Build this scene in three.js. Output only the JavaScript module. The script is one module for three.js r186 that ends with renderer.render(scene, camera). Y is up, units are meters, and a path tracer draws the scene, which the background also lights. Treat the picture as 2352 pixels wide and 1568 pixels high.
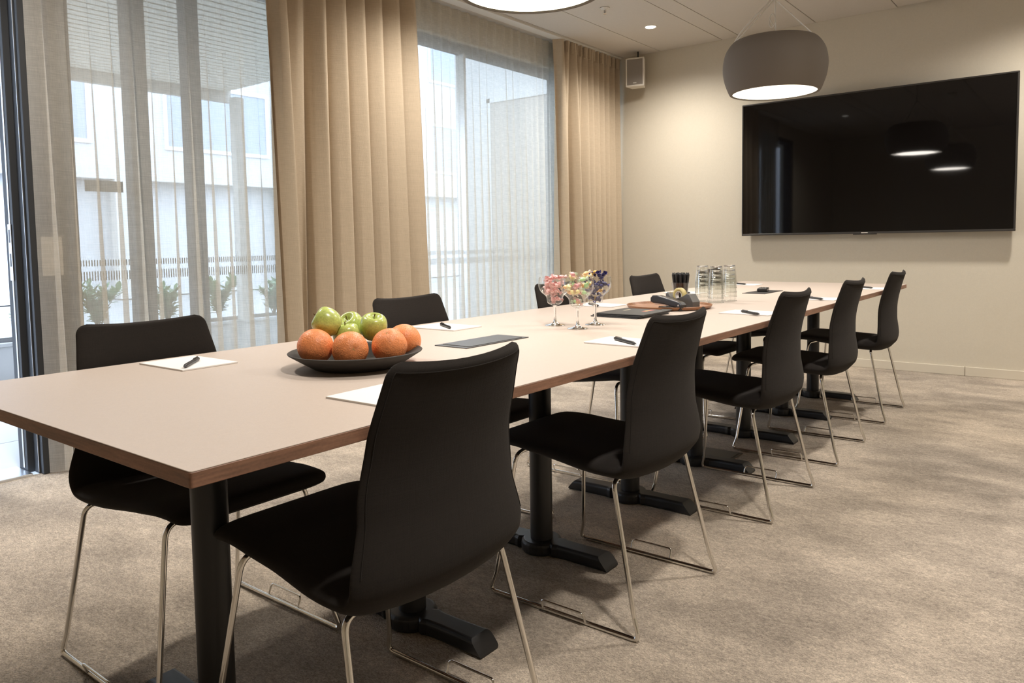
import * as THREE from 'three';
import { RoundedBoxGeometry } from 'three/addons/geometries/RoundedBoxGeometry.js';
import { mergeGeometries, mergeVertices } from 'three/addons/utils/BufferGeometryUtils.js';
import { RectAreaLightUniformsLib } from 'three/addons/lights/RectAreaLightUniformsLib.js';

RectAreaLightUniformsLib.init();
const scene = new THREE.Scene();

// ---------------------------------------------------------------- camera, sky, exposure
const W = 2352, Hpx = 1568, FOCAL = 1734.2;
const camera = new THREE.PerspectiveCamera(2 * Math.atan(Hpx / 2 / FOCAL) * 180 / Math.PI, W / Hpx, 0.05, 200);
camera.position.set(0, 1.04, 0);
camera.rotation.order = 'YXZ';
camera.rotation.set(-3.908 * Math.PI / 180, 37.974 * Math.PI / 180, -0.915 * Math.PI / 180);
camera.setViewOffset(W, Hpx, 0, 109, W, Hpx);
camera.updateProjectionMatrix();

scene.background = new THREE.Color().setRGB(3.5, 4.2, 5.4);      // even overcast sky
const renderer = new THREE.WebGLRenderer({ antialias: true });
renderer.toneMapping = THREE.LinearToneMapping;
renderer.toneMappingExposure = 1.5;
renderer.shadowMap.enabled = true;
renderer.shadowMap.type = THREE.PCFSoftShadowMap;
const LAMP = new THREE.Color().setRGB(1, 0.93, 0.85);              // warm white lamps
const SPOT_I = 10, PENDANT_L = 7.4;

// ---------------------------------------------------------------- helpers
let seed = 7;
const rnd = () => { seed = (seed * 1664525 + 1013904223) >>> 0; return seed / 4294967296; };
const rr = (a, b) => a + (b - a) * rnd();
const V = (x, y, z) => new THREE.Vector3(x, y, z);
const lin = (r, g, b) => new THREE.Color().setRGB(r, g, b);
const taken = {};
function numbered(name) {
  const n = taken[name] = (taken[name] ?? -1) + 1;
  return n ? `${name}_${String(n).padStart(3, '0')}` : name;
}
function mesh(name, geo, mat, parent = scene) {
  const m = new THREE.Mesh(geo, mat);
  m.name = parent === scene ? numbered(name) : name;
  m.castShadow = m.receiveShadow = true;
  parent.add(m);
  return m;
}
function tag(o, label, category, group) {
  o.userData.label = label; o.userData.category = category;
  if (group) o.userData.group = group;
  return o;
}
function thing(name, label, category, [x, y, z] = [0, 0, 0], turn = 0, group) {
  const g = new THREE.Group(); g.name = numbered(name);
  g.position.set(x, y, z); g.rotation.y = turn; scene.add(g);
  return tag(g, label, category, group);
}
function copy(src, label, [x, y, z], turn = 0, group) {
  const c = src.clone(); c.name = numbered(src.name.replace(/_\d\d\d$/, '')); scene.add(c);
  c.position.set(x, y, z); c.rotation.y = turn; c.userData = { ...src.userData, label };
  if (group) c.userData.group = group;
  return c;
}
function structure(o, label) { o.userData.kind = 'structure'; if (label) o.userData.label = label; return o; }
function structGroup(name, label) { const g = new THREE.Group(); g.name = numbered(name); scene.add(g); return structure(g, label); }
// uv in metres from the position, by the main axis of the normal
function metreUV(g, k = 1) {
  if (g.index) g = g.toNonIndexed();
  const p = g.attributes.position, n = g.attributes.normal, uv = new Float32Array(p.count * 2);
  for (let i = 0; i < p.count; i++) {
    const ax = Math.abs(n.getX(i)), ay = Math.abs(n.getY(i)), az = Math.abs(n.getZ(i));
    const [u, v] = ay >= ax && ay >= az ? [p.getX(i), p.getZ(i)] : ax >= az ? [p.getZ(i), p.getY(i)] : [p.getX(i), p.getY(i)];
    uv[2 * i] = u * k; uv[2 * i + 1] = v * k;
  }
  g.setAttribute('uv', new THREE.BufferAttribute(uv, 2));
  return g;
}
const box = (x0, x1, y0, y1, z0, z1) => metreUV(new THREE.BoxGeometry(x1 - x0, y1 - y0, z1 - z0).translate((x0 + x1) / 2, (y0 + y1) / 2, (z0 + z1) / 2));
const rbox = (x0, x1, y0, y1, z0, z1, r = 0.004, s = 2) => metreUV(new RoundedBoxGeometry(x1 - x0, y1 - y0, z1 - z0, s, r).translate((x0 + x1) / 2, (y0 + y1) / 2, (z0 + z1) / 2));
const lathe = (pts, seg = 40) => new THREE.LatheGeometry(pts.map(([r, y]) => new THREE.Vector2(r, y)), seg);
const clean = (list) => mergeGeometries(list.map((g) => {
  const c = g.index ? g.toNonIndexed() : g.clone();
  for (const k of Object.keys(c.attributes)) if (!['position', 'normal', 'uv'].includes(k)) c.deleteAttribute(k);
  if (!c.attributes.uv) c.setAttribute('uv', new THREE.BufferAttribute(new Float32Array(c.attributes.position.count * 2), 2));
  return c;
}));
// a wire bent through points with rounded corners
function wire(points, r, bend = 0.03, sides = 10, closed = false) {
  const path = new THREE.CurvePath(), P = points.map((p) => p.isVector3 ? p : V(...p));
  let last = P[0];
  for (let i = 1; i < P.length - 1; i++) {
    const a = P[i - 1].clone().sub(P[i]), b = P[i + 1].clone().sub(P[i]);
    const d = Math.min(bend, a.length() * 0.49, b.length() * 0.49);
    const p = P[i].clone().addScaledVector(a.normalize(), d), q = P[i].clone().addScaledVector(b.normalize(), d);
    path.add(new THREE.LineCurve3(last, p)); path.add(new THREE.QuadraticBezierCurve3(p, P[i], q)); last = q;
  }
  path.add(new THREE.LineCurve3(last, P[P.length - 1]));
  // sample with points where the bends are
  const pts = [];
  for (const c of path.curves) {
    const n = c.isLineCurve3 ? 1 : 7;
    for (let k = 0; k < n; k++) pts.push(c.getPoint(k / n));
  }
  pts.push(P[P.length - 1].clone());
  return tubeThrough(pts, r, sides);
}
function tubeThrough(pts, r, sides = 10) {
  const clean = pts.filter((p, i) => !i || p.distanceTo(pts[i - 1]) > 1e-5);
  const n = clean.length, pos = [], nor = [], idx = [], uv = [];
  let N = V(0, 0, 0);
  const T = clean.map((p, i) => clean[Math.min(i + 1, n - 1)].clone().sub(clean[Math.max(i - 1, 0)]).normalize());
  const t0 = T[0]; N = Math.abs(t0.y) < 0.9 ? V(0, 1, 0) : V(1, 0, 0); N.sub(t0.clone().multiplyScalar(N.dot(t0))).normalize();
  for (let i = 0; i < n; i++) {
    N.sub(T[i].clone().multiplyScalar(N.dot(T[i]))).normalize();
    const B = T[i].clone().cross(N), rad = typeof r === 'function' ? r(i / (n - 1)) : r;
    for (let k = 0; k <= sides; k++) {
      const a = k / sides * Math.PI * 2, d = N.clone().multiplyScalar(Math.cos(a)).addScaledVector(B, Math.sin(a));
      pos.push(clean[i].x + d.x * rad, clean[i].y + d.y * rad, clean[i].z + d.z * rad); nor.push(d.x, d.y, d.z); uv.push(k / sides, i / n);
    }
  }
  const s = sides + 1;
  for (let i = 0; i < n - 1; i++) for (let k = 0; k < sides; k++) { const a = i * s + k; idx.push(a, a + 1, a + s, a + 1, a + s + 1, a + s); }
  for (const [e, dir] of [[0, -1], [n - 1, 1]]) {
    const c = pos.length / 3; pos.push(clean[e].x, clean[e].y, clean[e].z); nor.push(T[e].x * dir, T[e].y * dir, T[e].z * dir); uv.push(0, 0);
    for (let k = 0; k < sides; k++) dir < 0 ? idx.push(c, e * s + k + 1, e * s + k) : idx.push(c, e * s + k, e * s + k + 1);
  }
  const g = new THREE.BufferGeometry();
  g.setAttribute('position', new THREE.Float32BufferAttribute(pos, 3)); g.setAttribute('normal', new THREE.Float32BufferAttribute(nor, 3));
  g.setAttribute('uv', new THREE.Float32BufferAttribute(uv, 2)); g.setIndex(idx);
  return g;
}
// grid surface from a function (i, j) -> [x, y, z]
function gridSurface(nu, nv, fn, uvFn) {
  const pos = [], uv = [], idx = [];
  for (let i = 0; i <= nu; i++) for (let j = 0; j <= nv; j++) {
    pos.push(...fn(i / nu, j / nv, i, j)); uv.push(...(uvFn ? uvFn(i / nu, j / nv, i, j) : [i / nu, j / nv]));
  }
  const s = nv + 1;
  for (let i = 0; i < nu; i++) for (let j = 0; j < nv; j++) { const a = i * s + j; idx.push(a, a + s, a + 1, a + 1, a + s, a + s + 1); }
  const g = new THREE.BufferGeometry();
  g.setAttribute('position', new THREE.Float32BufferAttribute(pos, 3)); g.setAttribute('uv', new THREE.Float32BufferAttribute(uv, 2));
  g.setIndex(idx); g.computeVertexNormals();
  return g;
}
function subset(g, keep) {            // the triangles of g for which keep(triangle) holds, with only their vertices
  const map = new Map(), idx = [], pos = [], nor = [], uv = [], I = g.index.array, P = g.attributes.position, N = g.attributes.normal, U = g.attributes.uv;
  for (let t = 0; t < I.length / 3; t++) if (keep(t)) for (let k = 0; k < 3; k++) {
    const v = I[3 * t + k];
    if (!map.has(v)) { map.set(v, map.size); pos.push(P.getX(v), P.getY(v), P.getZ(v)); nor.push(N.getX(v), N.getY(v), N.getZ(v)); uv.push(U.getX(v), U.getY(v)); }
    idx.push(map.get(v));
  }
  const o = new THREE.BufferGeometry();
  o.setAttribute('position', new THREE.Float32BufferAttribute(pos, 3)); o.setAttribute('normal', new THREE.Float32BufferAttribute(nor, 3));
  o.setAttribute('uv', new THREE.Float32BufferAttribute(uv, 2)); o.setIndex(idx);
  return o;
}
// ---------------------------------------------------------------- textures (tileable value noise)
function lattice(nx, ny, s) {
  const a = new Float32Array(nx * ny); let q = s * 7919 + 13;
  for (let i = 0; i < a.length; i++) { q = (q * 1664525 + 1013904223) >>> 0; a[i] = q / 4294967296; }
  return a;
}
function noiseField(n, layers) {      // layers: [cellsX, cellsY, weight]; result about 0..1, tiles
  const out = new Float32Array(n * n); let sum = 0;
  layers.forEach(([cx, cy, w], L) => {
    const g = lattice(cx, cy, L + 3 + cx); sum += w;
    for (let y = 0; y < n; y++) {
      const fy = y / n * cy, y0 = Math.floor(fy), ty = fy - y0, sy = ty * ty * (3 - 2 * ty), y1 = (y0 + 1) % cy;
      for (let x = 0; x < n; x++) {
        const fx = x / n * cx, x0 = Math.floor(fx), tx = fx - x0, sx = tx * tx * (3 - 2 * tx), x1 = (x0 + 1) % cx;
        const a = g[y0 * cx + x0], b = g[y0 * cx + x1], c = g[y1 * cx + x0], d = g[y1 * cx + x1];
        out[y * n + x] += w * (a + (b - a) * sx + (c - a) * sy + (a - b - c + d) * sx * sy);
      }
    }
  });
  for (let i = 0; i < out.length; i++) out[i] /= sum;
  return out;
}
function tex(n, fill, color, size, m = n) {
  const d = new Uint8Array(n * m * 4);
  for (let i = 0; i < n * m; i++) { const [r, g, b, a = 255] = fill(i, i % n, Math.floor(i / n)); d[4 * i] = r; d[4 * i + 1] = g; d[4 * i + 2] = b; d[4 * i + 3] = a; }
  const t = new THREE.DataTexture(d, n, m); t.wrapS = t.wrapT = THREE.RepeatWrapping;
  t.magFilter = THREE.LinearFilter; t.minFilter = THREE.LinearMipmapLinearFilter; t.generateMipmaps = true;
  if (color) t.colorSpace = THREE.SRGBColorSpace;
  t.repeat.set(1 / size, 1 / size); t.needsUpdate = true;
  return t;
}
const c255 = (v) => Math.max(0, Math.min(255, v));

// carpet: fine pile in the texture (tile of 1.6 m); the brushed patches are vertex colours of the floor
const cn = 2048;
const pile = noiseField(cn, [[90, 170, 0.5], [300, 560, 1], [1024, 1024, 1.1]]);
const carpetMap = tex(cn, (i) => { const f = (pile[i] - 0.5) * 1.15, b = 1.0 + 0.5 * f; return [c255(184 * b), c255(171 * b), c255(155 * b)]; }, true, 1.6);
const carpetBump = tex(cn, (i) => { const v = c255(pile[i] * 255); return [v, v, v]; }, false, 1.6);
const patches = noiseField(512, [[7, 9, 0.5], [13, 21, 0.8], [27, 47, 0.9], [60, 110, 0.7], [110, 220, 0.5]]);
const tint = noiseField(512, [[9, 7, 1], [21, 17, 0.6]]);
// woven cloth (bump): threads each way
const wn = 512, slub = noiseField(wn, [[6, 120, 1], [120, 8, 0.7], [256, 256, 0.8]]);
const weave = (size, colorFn) => tex(wn, (i, x, y) => {
  const t = 0.5 + 0.25 * Math.sin(x / wn * Math.PI * 2 * 128) * (0.6 + slub[i] * 0.8) + 0.25 * Math.sin(y / wn * Math.PI * 2 * 128);
  return colorFn(t, slub[i]);
}, true, size);
const clothBump = tex(wn, (i, x, y) => {
  const t = 127 + 60 * Math.sin(x / wn * Math.PI * 2 * 128) * Math.sin(y / wn * Math.PI * 2 * 128) + (slub[i] - 0.5) * 140; const v = c255(t); return [v, v, v];
}, false, 0.22);
const drapeMap = weave(0.2, (t, s) => { const b = 0.95 + 0.05 * t + (s - 0.5) * 0.12; return [c255(199 * b), c255(182 * b), c255(158 * b)]; });
const blackMap = weave(0.12, (t, s) => { const b = 0.85 + 0.3 * t + (s - 0.5) * 0.3; return [c255(31 * b), c255(26 * b), c255(22 * b)]; });
const sheerAlpha = tex(wn, (i, x, y) => { const v = c255(148 + (slub[i] - 0.5) * 40 + 6 * Math.sin(y / wn * Math.PI * 2 * 120)); return [v, v, v]; }, false, 0.22);
const sheerMap = weave(0.22, (t, s) => { const b = 0.96 + 0.03 * t + (s - 0.5) * 0.08; return [c255(232 * b), c255(226 * b), c255(213 * b)]; });
// veneer: long grain along u
const grainN = noiseField(512, [[4, 60, 1], [9, 140, 0.9], [24, 256, 0.6], [160, 256, 0.4]]);
const veneerMap = tex(512, (i) => { const v = grainN[i], b = 0.72 + 0.56 * v; return [c255(138 * b), c255(102 * b), c255(82 * b)]; }, true, 0.5);
const trayMap = tex(512, (i) => { const v = grainN[i], b = 0.7 + 0.6 * v; return [c255(150 * b), c255(104 * b), c255(70 * b)]; }, true, 0.4);
const speck = noiseField(512, [[64, 64, 0.5], [256, 256, 1], [512, 512, 1]]);
const laminateMap = tex(512, (i) => { const b = 0.965 + 0.07 * speck[i]; return [c255(192 * b), c255(178 * b), c255(166 * b)]; }, true, 0.35);
const wallMap = tex(512, (i) => { const b = 0.975 + 0.05 * speck[i]; return [c255(208 * b), c255(200 * b), c255(183 * b)]; }, true, 0.7);
const ceilMap = tex(512, (i) => { const b = 0.97 + 0.06 * speck[i]; return [c255(204 * b), c255(197 * b), c255(187 * b)]; }, true, 0.5);
const speckBump = tex(512, (i) => { const v = c255(speck[i] * 255); return [v, v, v]; }, false, 0.35);
const peelN = noiseField(256, [[48, 48, 1], [96, 96, 1], [12, 12, 0.8]]);
const peelMap = (r, g, b, k) => { const t = tex(256, (i) => { const q = 1 + (peelN[i] - 0.5) * k; return [c255(r * q), c255(g * q), c255(b * q)]; }, true, 1); t.repeat.set(2, 1); return t; };
const peelBump = (() => { const t = tex(256, (i) => { const v = c255(peelN[i] * 255); return [v, v, v]; }, false, 1); t.repeat.set(2, 1); return t; })();
const stoneN = noiseField(256, [[5, 7, 1], [17, 23, 1], [90, 90, 0.7]]);
const stoneMap = tex(256, (i) => { const q = 0.8 + 0.4 * stoneN[i]; return [c255(58 * q), c255(54 * q), c255(50 * q)]; }, true, 0.3);

// ---------------------------------------------------------------- materials
const std = (o) => new THREE.MeshStandardMaterial(o);
const phys = (o) => new THREE.MeshPhysicalMaterial(o);
const M = {
  carpet: std({ map: carpetMap, bumpMap: carpetBump, bumpScale: 0.004, roughness: 1, vertexColors: true }),
  wall: std({ map: wallMap, bumpMap: speckBump, bumpScale: 0.0004, roughness: 0.92 }),
  ceil: std({ map: ceilMap, roughness: 0.95 }),
  groove: std({ color: lin(0.16, 0.13, 0.1), roughness: 1 }),
  white: std({ color: lin(0.72, 0.7, 0.65), roughness: 0.5 }),
  base: std({ color: lin(0.66, 0.6, 0.49), roughness: 0.45 }),
  laminate: std({ map: laminateMap, roughness: 0.48, bumpMap: speckBump, bumpScale: 0.0001 }),
  veneer: std({ map: veneerMap, roughness: 0.5 }),
  blackPaint: std({ color: lin(0.015, 0.015, 0.016), roughness: 0.42 }),
  fabric: phys({ map: blackMap, bumpMap: clothBump, bumpScale: 0.0006, roughness: 1, sheen: 0.16, sheenRoughness: 0.6, sheenColor: lin(0.2, 0.17, 0.14) }),
  chrome: std({ color: lin(0.78, 0.76, 0.72), metalness: 1, roughness: 0.12 }),
  clear: phys({ color: lin(0.95, 0.95, 0.95), roughness: 0.08, transmission: 1, thickness: 0, ior: 1.49 }),
  drape: phys({ map: drapeMap, bumpMap: clothBump, bumpScale: 0.0008, roughness: 1, side: THREE.DoubleSide }),
  sheer: phys({ map: sheerMap, alphaMap: sheerAlpha, transparent: true, roughness: 1, side: THREE.DoubleSide, transmission: 0.5, thickness: 0 }),
  anthracite: std({ color: lin(0.025, 0.027, 0.03), roughness: 0.65 }),
  alu: std({ color: lin(0.7, 0.72, 0.74), metalness: 1, roughness: 0.3 }),
  glassPane: phys({ color: lin(0.96, 0.98, 0.97), roughness: 0, transmission: 1, thickness: 0, ior: 1.5 }),
  glass: phys({ color: lin(0.985, 0.99, 0.985), roughness: 0.01, transmission: 1, thickness: 0, ior: 1.5 }),
  glassSolid: phys({ color: lin(1, 1, 1), roughness: 0.01, transmission: 1, thickness: 0.01, ior: 1.5 }),
  paper: std({ color: lin(0.82, 0.79, 0.76), roughness: 0.9 }),
  notice: std({ color: lin(0.5, 0.46, 0.4), roughness: 0.9 }),
  penBlack: std({ color: lin(0.012, 0.012, 0.013), roughness: 0.35 }),
  hatch: std({ color: lin(0.075, 0.072, 0.07), roughness: 0.38, metalness: 0.3 }),
  folder: std({ color: lin(0.018, 0.018, 0.02), roughness: 0.45 }),
  stone: std({ map: stoneMap, roughness: 0.75 }),
  orange: std({ map: peelMap(238, 148, 92, 0.22), bumpMap: peelBump, bumpScale: 0.0012, roughness: 0.42 }),
  apple: phys({ map: peelMap(186, 200, 108, 0.3), roughness: 0.28, clearcoat: 0.25, clearcoatRoughness: 0.2 }),
  stem: std({ color: lin(0.12, 0.07, 0.03), roughness: 0.9 }),
  navel: std({ color: lin(0.25, 0.27, 0.08), roughness: 0.9 }),
  tray: std({ map: trayMap, roughness: 0.35 }),
  screen: phys({ color: lin(0.0035, 0.003, 0.003), roughness: 0.035, specularIntensity: 0.8 }),
  bezel: std({ color: lin(0.06, 0.056, 0.052), roughness: 0.35, metalness: 0.6 }),
  plasticBlack: std({ color: lin(0.014, 0.013, 0.013), roughness: 0.3 }),
  plasticGrey: std({ color: lin(0.1, 0.095, 0.088), roughness: 0.4 }),
  tape: phys({ color: lin(0.72, 0.6, 0.26), roughness: 0.35, transmission: 0.2, thickness: 0 }),
  steel: std({ color: lin(0.75, 0.73, 0.7), metalness: 1, roughness: 0.2 }),
  shade: std({ color: lin(0.13, 0.108, 0.086), roughness: 0.75 }),
  shadeInner: std({ color: lin(0.8, 0.76, 0.66), roughness: 0.7 }),
  cord: std({ color: lin(0.8, 0.78, 0.74), roughness: 0.6 }),
  speakerBody: std({ color: lin(0.74, 0.7, 0.62), roughness: 0.5 }),
  grille: std({ color: lin(0.27, 0.24, 0.21), roughness: 0.7 }),
  diffuser: std({ color: lin(0.9, 0.88, 0.8), emissive: lin(1, 0.93, 0.76), emissiveIntensity: 1.35, roughness: 0.6 }),
  downGlow: std({ color: lin(0.9, 0.9, 0.85), emissive: lin(1, 0.95, 0.85), emissiveIntensity: 3, roughness: 0.6 }),
  floorBox: std({ color: lin(0.075, 0.065, 0.055), roughness: 0.5 }),
  tileOut: std({ color: lin(0.62, 0.62, 0.6), roughness: 0.7 }),
  grout: std({ color: lin(0.33, 0.33, 0.32), roughness: 0.9 }),
  render: std({ color: lin(0.5, 0.5, 0.5), roughness: 0.9 }),
  renderGrey: std({ color: lin(0.5, 0.48, 0.45), roughness: 0.9 }),
  wing: std({ color: lin(0.4, 0.39, 0.37), roughness: 0.9 }),
  wingDoor: std({ color: lin(0.25, 0.22, 0.19), roughness: 0.7 }),
  canopy: std({ color: lin(0.66, 0.62, 0.55), roughness: 0.8 }),
  farGlass: std({ color: lin(0.3, 0.34, 0.4), roughness: 0.25 }),
  leaf: phys({ color: lin(0.13, 0.26, 0.12), roughness: 0.7, transmission: 0.3, thickness: 0, side: THREE.DoubleSide }),
  soil: std({ color: lin(0.04, 0.035, 0.03), roughness: 1 }),
  film: std({ color: lin(0.14, 0.15, 0.16), roughness: 0.8 }),
};

// ---------------------------------------------------------------- room shell
const CEIL = 2.769, ZB = -6.44, ZF = 1.7, XR = 1.9, XL = -3.86, XO = -4.08;
{
  const f = structGroup('floor', 'grey beige cut pile carpet with brushed patches');
  mesh('slab', box(XL - 0.02, XR + 0.15, -0.1, -0.003, ZB - 0.15, ZF + 0.15), M.grout, f);
  const x0 = XL - 0.02, x1 = XR, z0 = ZB, z1 = ZF, nx = 190, nz = 270;
  const g = gridSurface(nx, nz, (u, v) => [x0 + (x1 - x0) * u, 0, z0 + (z1 - z0) * v], (u, v) => [x0 + (x1 - x0) * u, z0 + (z1 - z0) * v]);
  const p = g.attributes.position, col = new Float32Array(p.count * 3);
  for (let i = 0; i < p.count; i++) {
    const a = Math.floor((p.getX(i) + 8) / 9 * 512) & 511, b = Math.floor((p.getZ(i) + 9) / 9.5 * 512) & 511, k = b * 512 + a;
    const q = 0.84 + (patches[k] - 0.5) * 1.35, t = (tint[k] - 0.5) * 0.1;
    col[3 * i] = q * (1 + t * 0.4); col[3 * i + 1] = q; col[3 * i + 2] = q * (1 - t);
  }
  g.setAttribute('color', new THREE.BufferAttribute(col, 3));
  const n = g.attributes.normal; for (let i = 0; i < n.count; i++) n.setXYZ(i, 0, 1, 0);
  const I = g.index.array; for (let t = 0; t < I.length; t += 3) { const q = I[t + 1]; I[t + 1] = I[t + 2]; I[t + 2] = q; }
  mesh('carpet', g, M.carpet, f);
}
{
  const wb = structGroup('wall_back', 'cream painted wall behind the wall mounted television');
  mesh('plaster', box(XO, XR + 0.15, -0.1, CEIL + 0.3, ZB - 0.15, ZB), M.wall, wb);
  const bb = structGroup('baseboard_back', 'cream painted skirting board along the television wall');
  for (const [a, b] of [[XL, -0.772], [-0.769, XR]]) mesh('board', rbox(a, b, 0, 0.068, ZB, ZB + 0.014, 0.003), M.base, bb);
}
structure(mesh('wall_right', box(XR, XR + 0.15, -0.1, CEIL + 0.3, ZB, ZF + 0.15), M.wall), 'cream painted side wall opposite the windows');
structure(mesh('wall_front', box(XO, XR, -0.1, CEIL + 0.3, ZF, ZF + 0.15), M.wall), 'cream painted wall at the near end of the room');
structure(mesh('baseboard_right', rbox(XR - 0.014, XR, 0, 0.068, ZB + 0.014, ZF, 0.003), M.base), 'cream skirting board along the side wall');
// window wall: solid piece beside the door, lintel above the glazing, short return in the corner
const HEAD = 2.56, ZD0 = -0.5, ZD1 = -1.3, ZW0 = -1.58, ZW1 = -6.25;
{
  const wl = structGroup('wall_left', 'cream painted window wall around the glazing');
  mesh('pier', box(XO, XL, -0.1, CEIL + 0.3, ZD0, ZF), M.wall, wl);
  mesh('lintel', box(XO, XL, HEAD, CEIL + 0.3, ZB, ZD0), M.wall, wl);
  mesh('corner_pier', box(XO, XL, -0.1, HEAD, ZB, ZW1), M.wall, wl);
}
// ceiling: long panels with open joints below a slab
{
  const c = structGroup('ceiling', 'pale acoustic ceiling of long panels with narrow dark joints');
  mesh('slab', box(XO, XR + 0.15, CEIL + 0.022, CEIL + 0.3, ZB - 0.15, ZF + 0.15), M.groove, c);
  const xs = [-3.63, -3.25, -2.656, -2.493, -1.87, -1.27, -0.67, -0.07, 0.53, 1.13, XR];
  for (let i = 0; i < xs.length - 1; i++) {
    const back = xs[i] > -1.3 && xs[i] < -0.5 ? ZB + 0.022 : ZB + 0.001;
    mesh('panel', rbox(xs[i] + 0.003, xs[i + 1] - 0.003, CEIL, CEIL + 0.022, back, ZF, 0.002, 1), M.ceil, c);
  }
  mesh('pocket_panel', box(XL, -3.633, CEIL, CEIL + 0.022, ZB, ZF), M.ceil, c);
}
structure(mesh('trim_1', rbox(-3.735, -3.645, CEIL - 0.016, CEIL, ZB + 0.02, ZD1 + 0.1, 0.003), M.white), 'white double curtain track under the ceiling edge');

// window frame, panes, marking bands
{
  const w = structGroup('window_1', 'floor to ceiling window with dark metal frame behind the sheer curtains');
  const f = (z0, z1, y0 = 0, y1 = HEAD, x0 = -3.985, x1 = -3.9) => rbox(x0, x1, y0, y1, Math.min(z0, z1), Math.max(z0, z1), 0.004, 1);
  mesh('bottom_rail', f(ZW0, ZW1, 0, 0.07), M.anthracite, w);
  mesh('top_rail', f(ZW0, ZW1, HEAD - 0.07, HEAD), M.anthracite, w);
  const mull = [[ZW0 + 0.03, ZW0 - 0.02], [-1.877, -1.974], [-2.194, -2.269], [-3.35, -3.42], [-4.44, -4.465], [-5.66, -5.72], [ZW1 + 0.07, ZW1]];
  mull.forEach(([a, b], i) => mesh('mullion', f(a, b, 0.07, HEAD - 0.07), i === 4 ? M.alu : M.anthracite, w));
  for (let i = 0; i < mull.length - 1; i++) mesh('pane', box(-3.952, -3.948, 0.07, HEAD - 0.07, mull[i + 1][0], mull[i][1]), M.glassPane, w);
  // printed safety marking: two rows of short upright dashes, drawn on the inner face of the panes
  for (const [y0, y1, nm] of [[0.882, 0.929, 'marking_band'], [0.955, 0.985, 'marking_band']]) {
    const parts = [];
    for (let z = ZW0 - 0.03; z > ZW1 + 0.08; z -= 0.013) parts.push(new THREE.PlaneGeometry(0.006, y1 - y0).rotateY(Math.PI / 2).translate(-3.9465, (y0 + y1) / 2, z));
    const m = mesh(nm, clean(parts), M.film, w); m.userData.kind = 'stuff'; m.userData.label = 'row of short grey dashes printed on the glass';
  }
  mesh('sticker', box(-3.9475, -3.9455, 1.325, 1.38, -1.845, -1.66), M.film, w).userData.label = 'grey rectangular sticker on the pane';
}
// the door beside it stands open: dark stepped frame with a strike strip
{
  const d = structGroup('door_1', 'dark metal frame post of the open terrace door');
  mesh('post_outer', rbox(-4.03, -3.93, 0, HEAD, -1.46, -1.335, 0.003, 1), M.anthracite, d);
  mesh('post_middle', rbox(-3.93, -3.872, 0, HEAD, -1.47, -1.362, 0.003, 1), M.anthracite, d);
  mesh('post_inner', rbox(-3.872, -3.838, 0, HEAD, -1.58, -1.368, 0.003, 1), M.anthracite, d);
  mesh('seal_edge', rbox(-3.874, -3.87, 0.01, HEAD, -1.363, -1.359, 0.001, 1), M.alu, d);
  const s = mesh('strike_strip', rbox(-3.976, -3.96, 0.02, HEAD, -1.3352, -1.332, 0.001, 1), M.alu, d);
  mesh('strike_plate', rbox(-3.988, -3.951, 0.9, 1.16, -1.334, -1.3295, 0.0015, 1), M.alu, s);
  for (const y of [0.965, 1.075]) mesh('latch_slot', rbox(-3.978, -3.961, y, y + 0.06, -1.3305, -1.3288, 0.0005, 1), M.plasticBlack, s);
  mesh('head_rail', rbox(-4.0, -3.87, HEAD - 0.06, HEAD, -1.335, ZD0, 0.003, 1), M.anthracite, d);
  mesh('jamb', rbox(-4.0, -3.87, 0, HEAD - 0.06, ZD0 - 0.06, ZD0, 0.003, 1), M.anthracite, d);
  mesh('threshold', rbox(-4.06, -3.862, -0.02, 0.012, -1.332, ZD0 - 0.06, 0.003, 1), M.alu, d);
}

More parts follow.
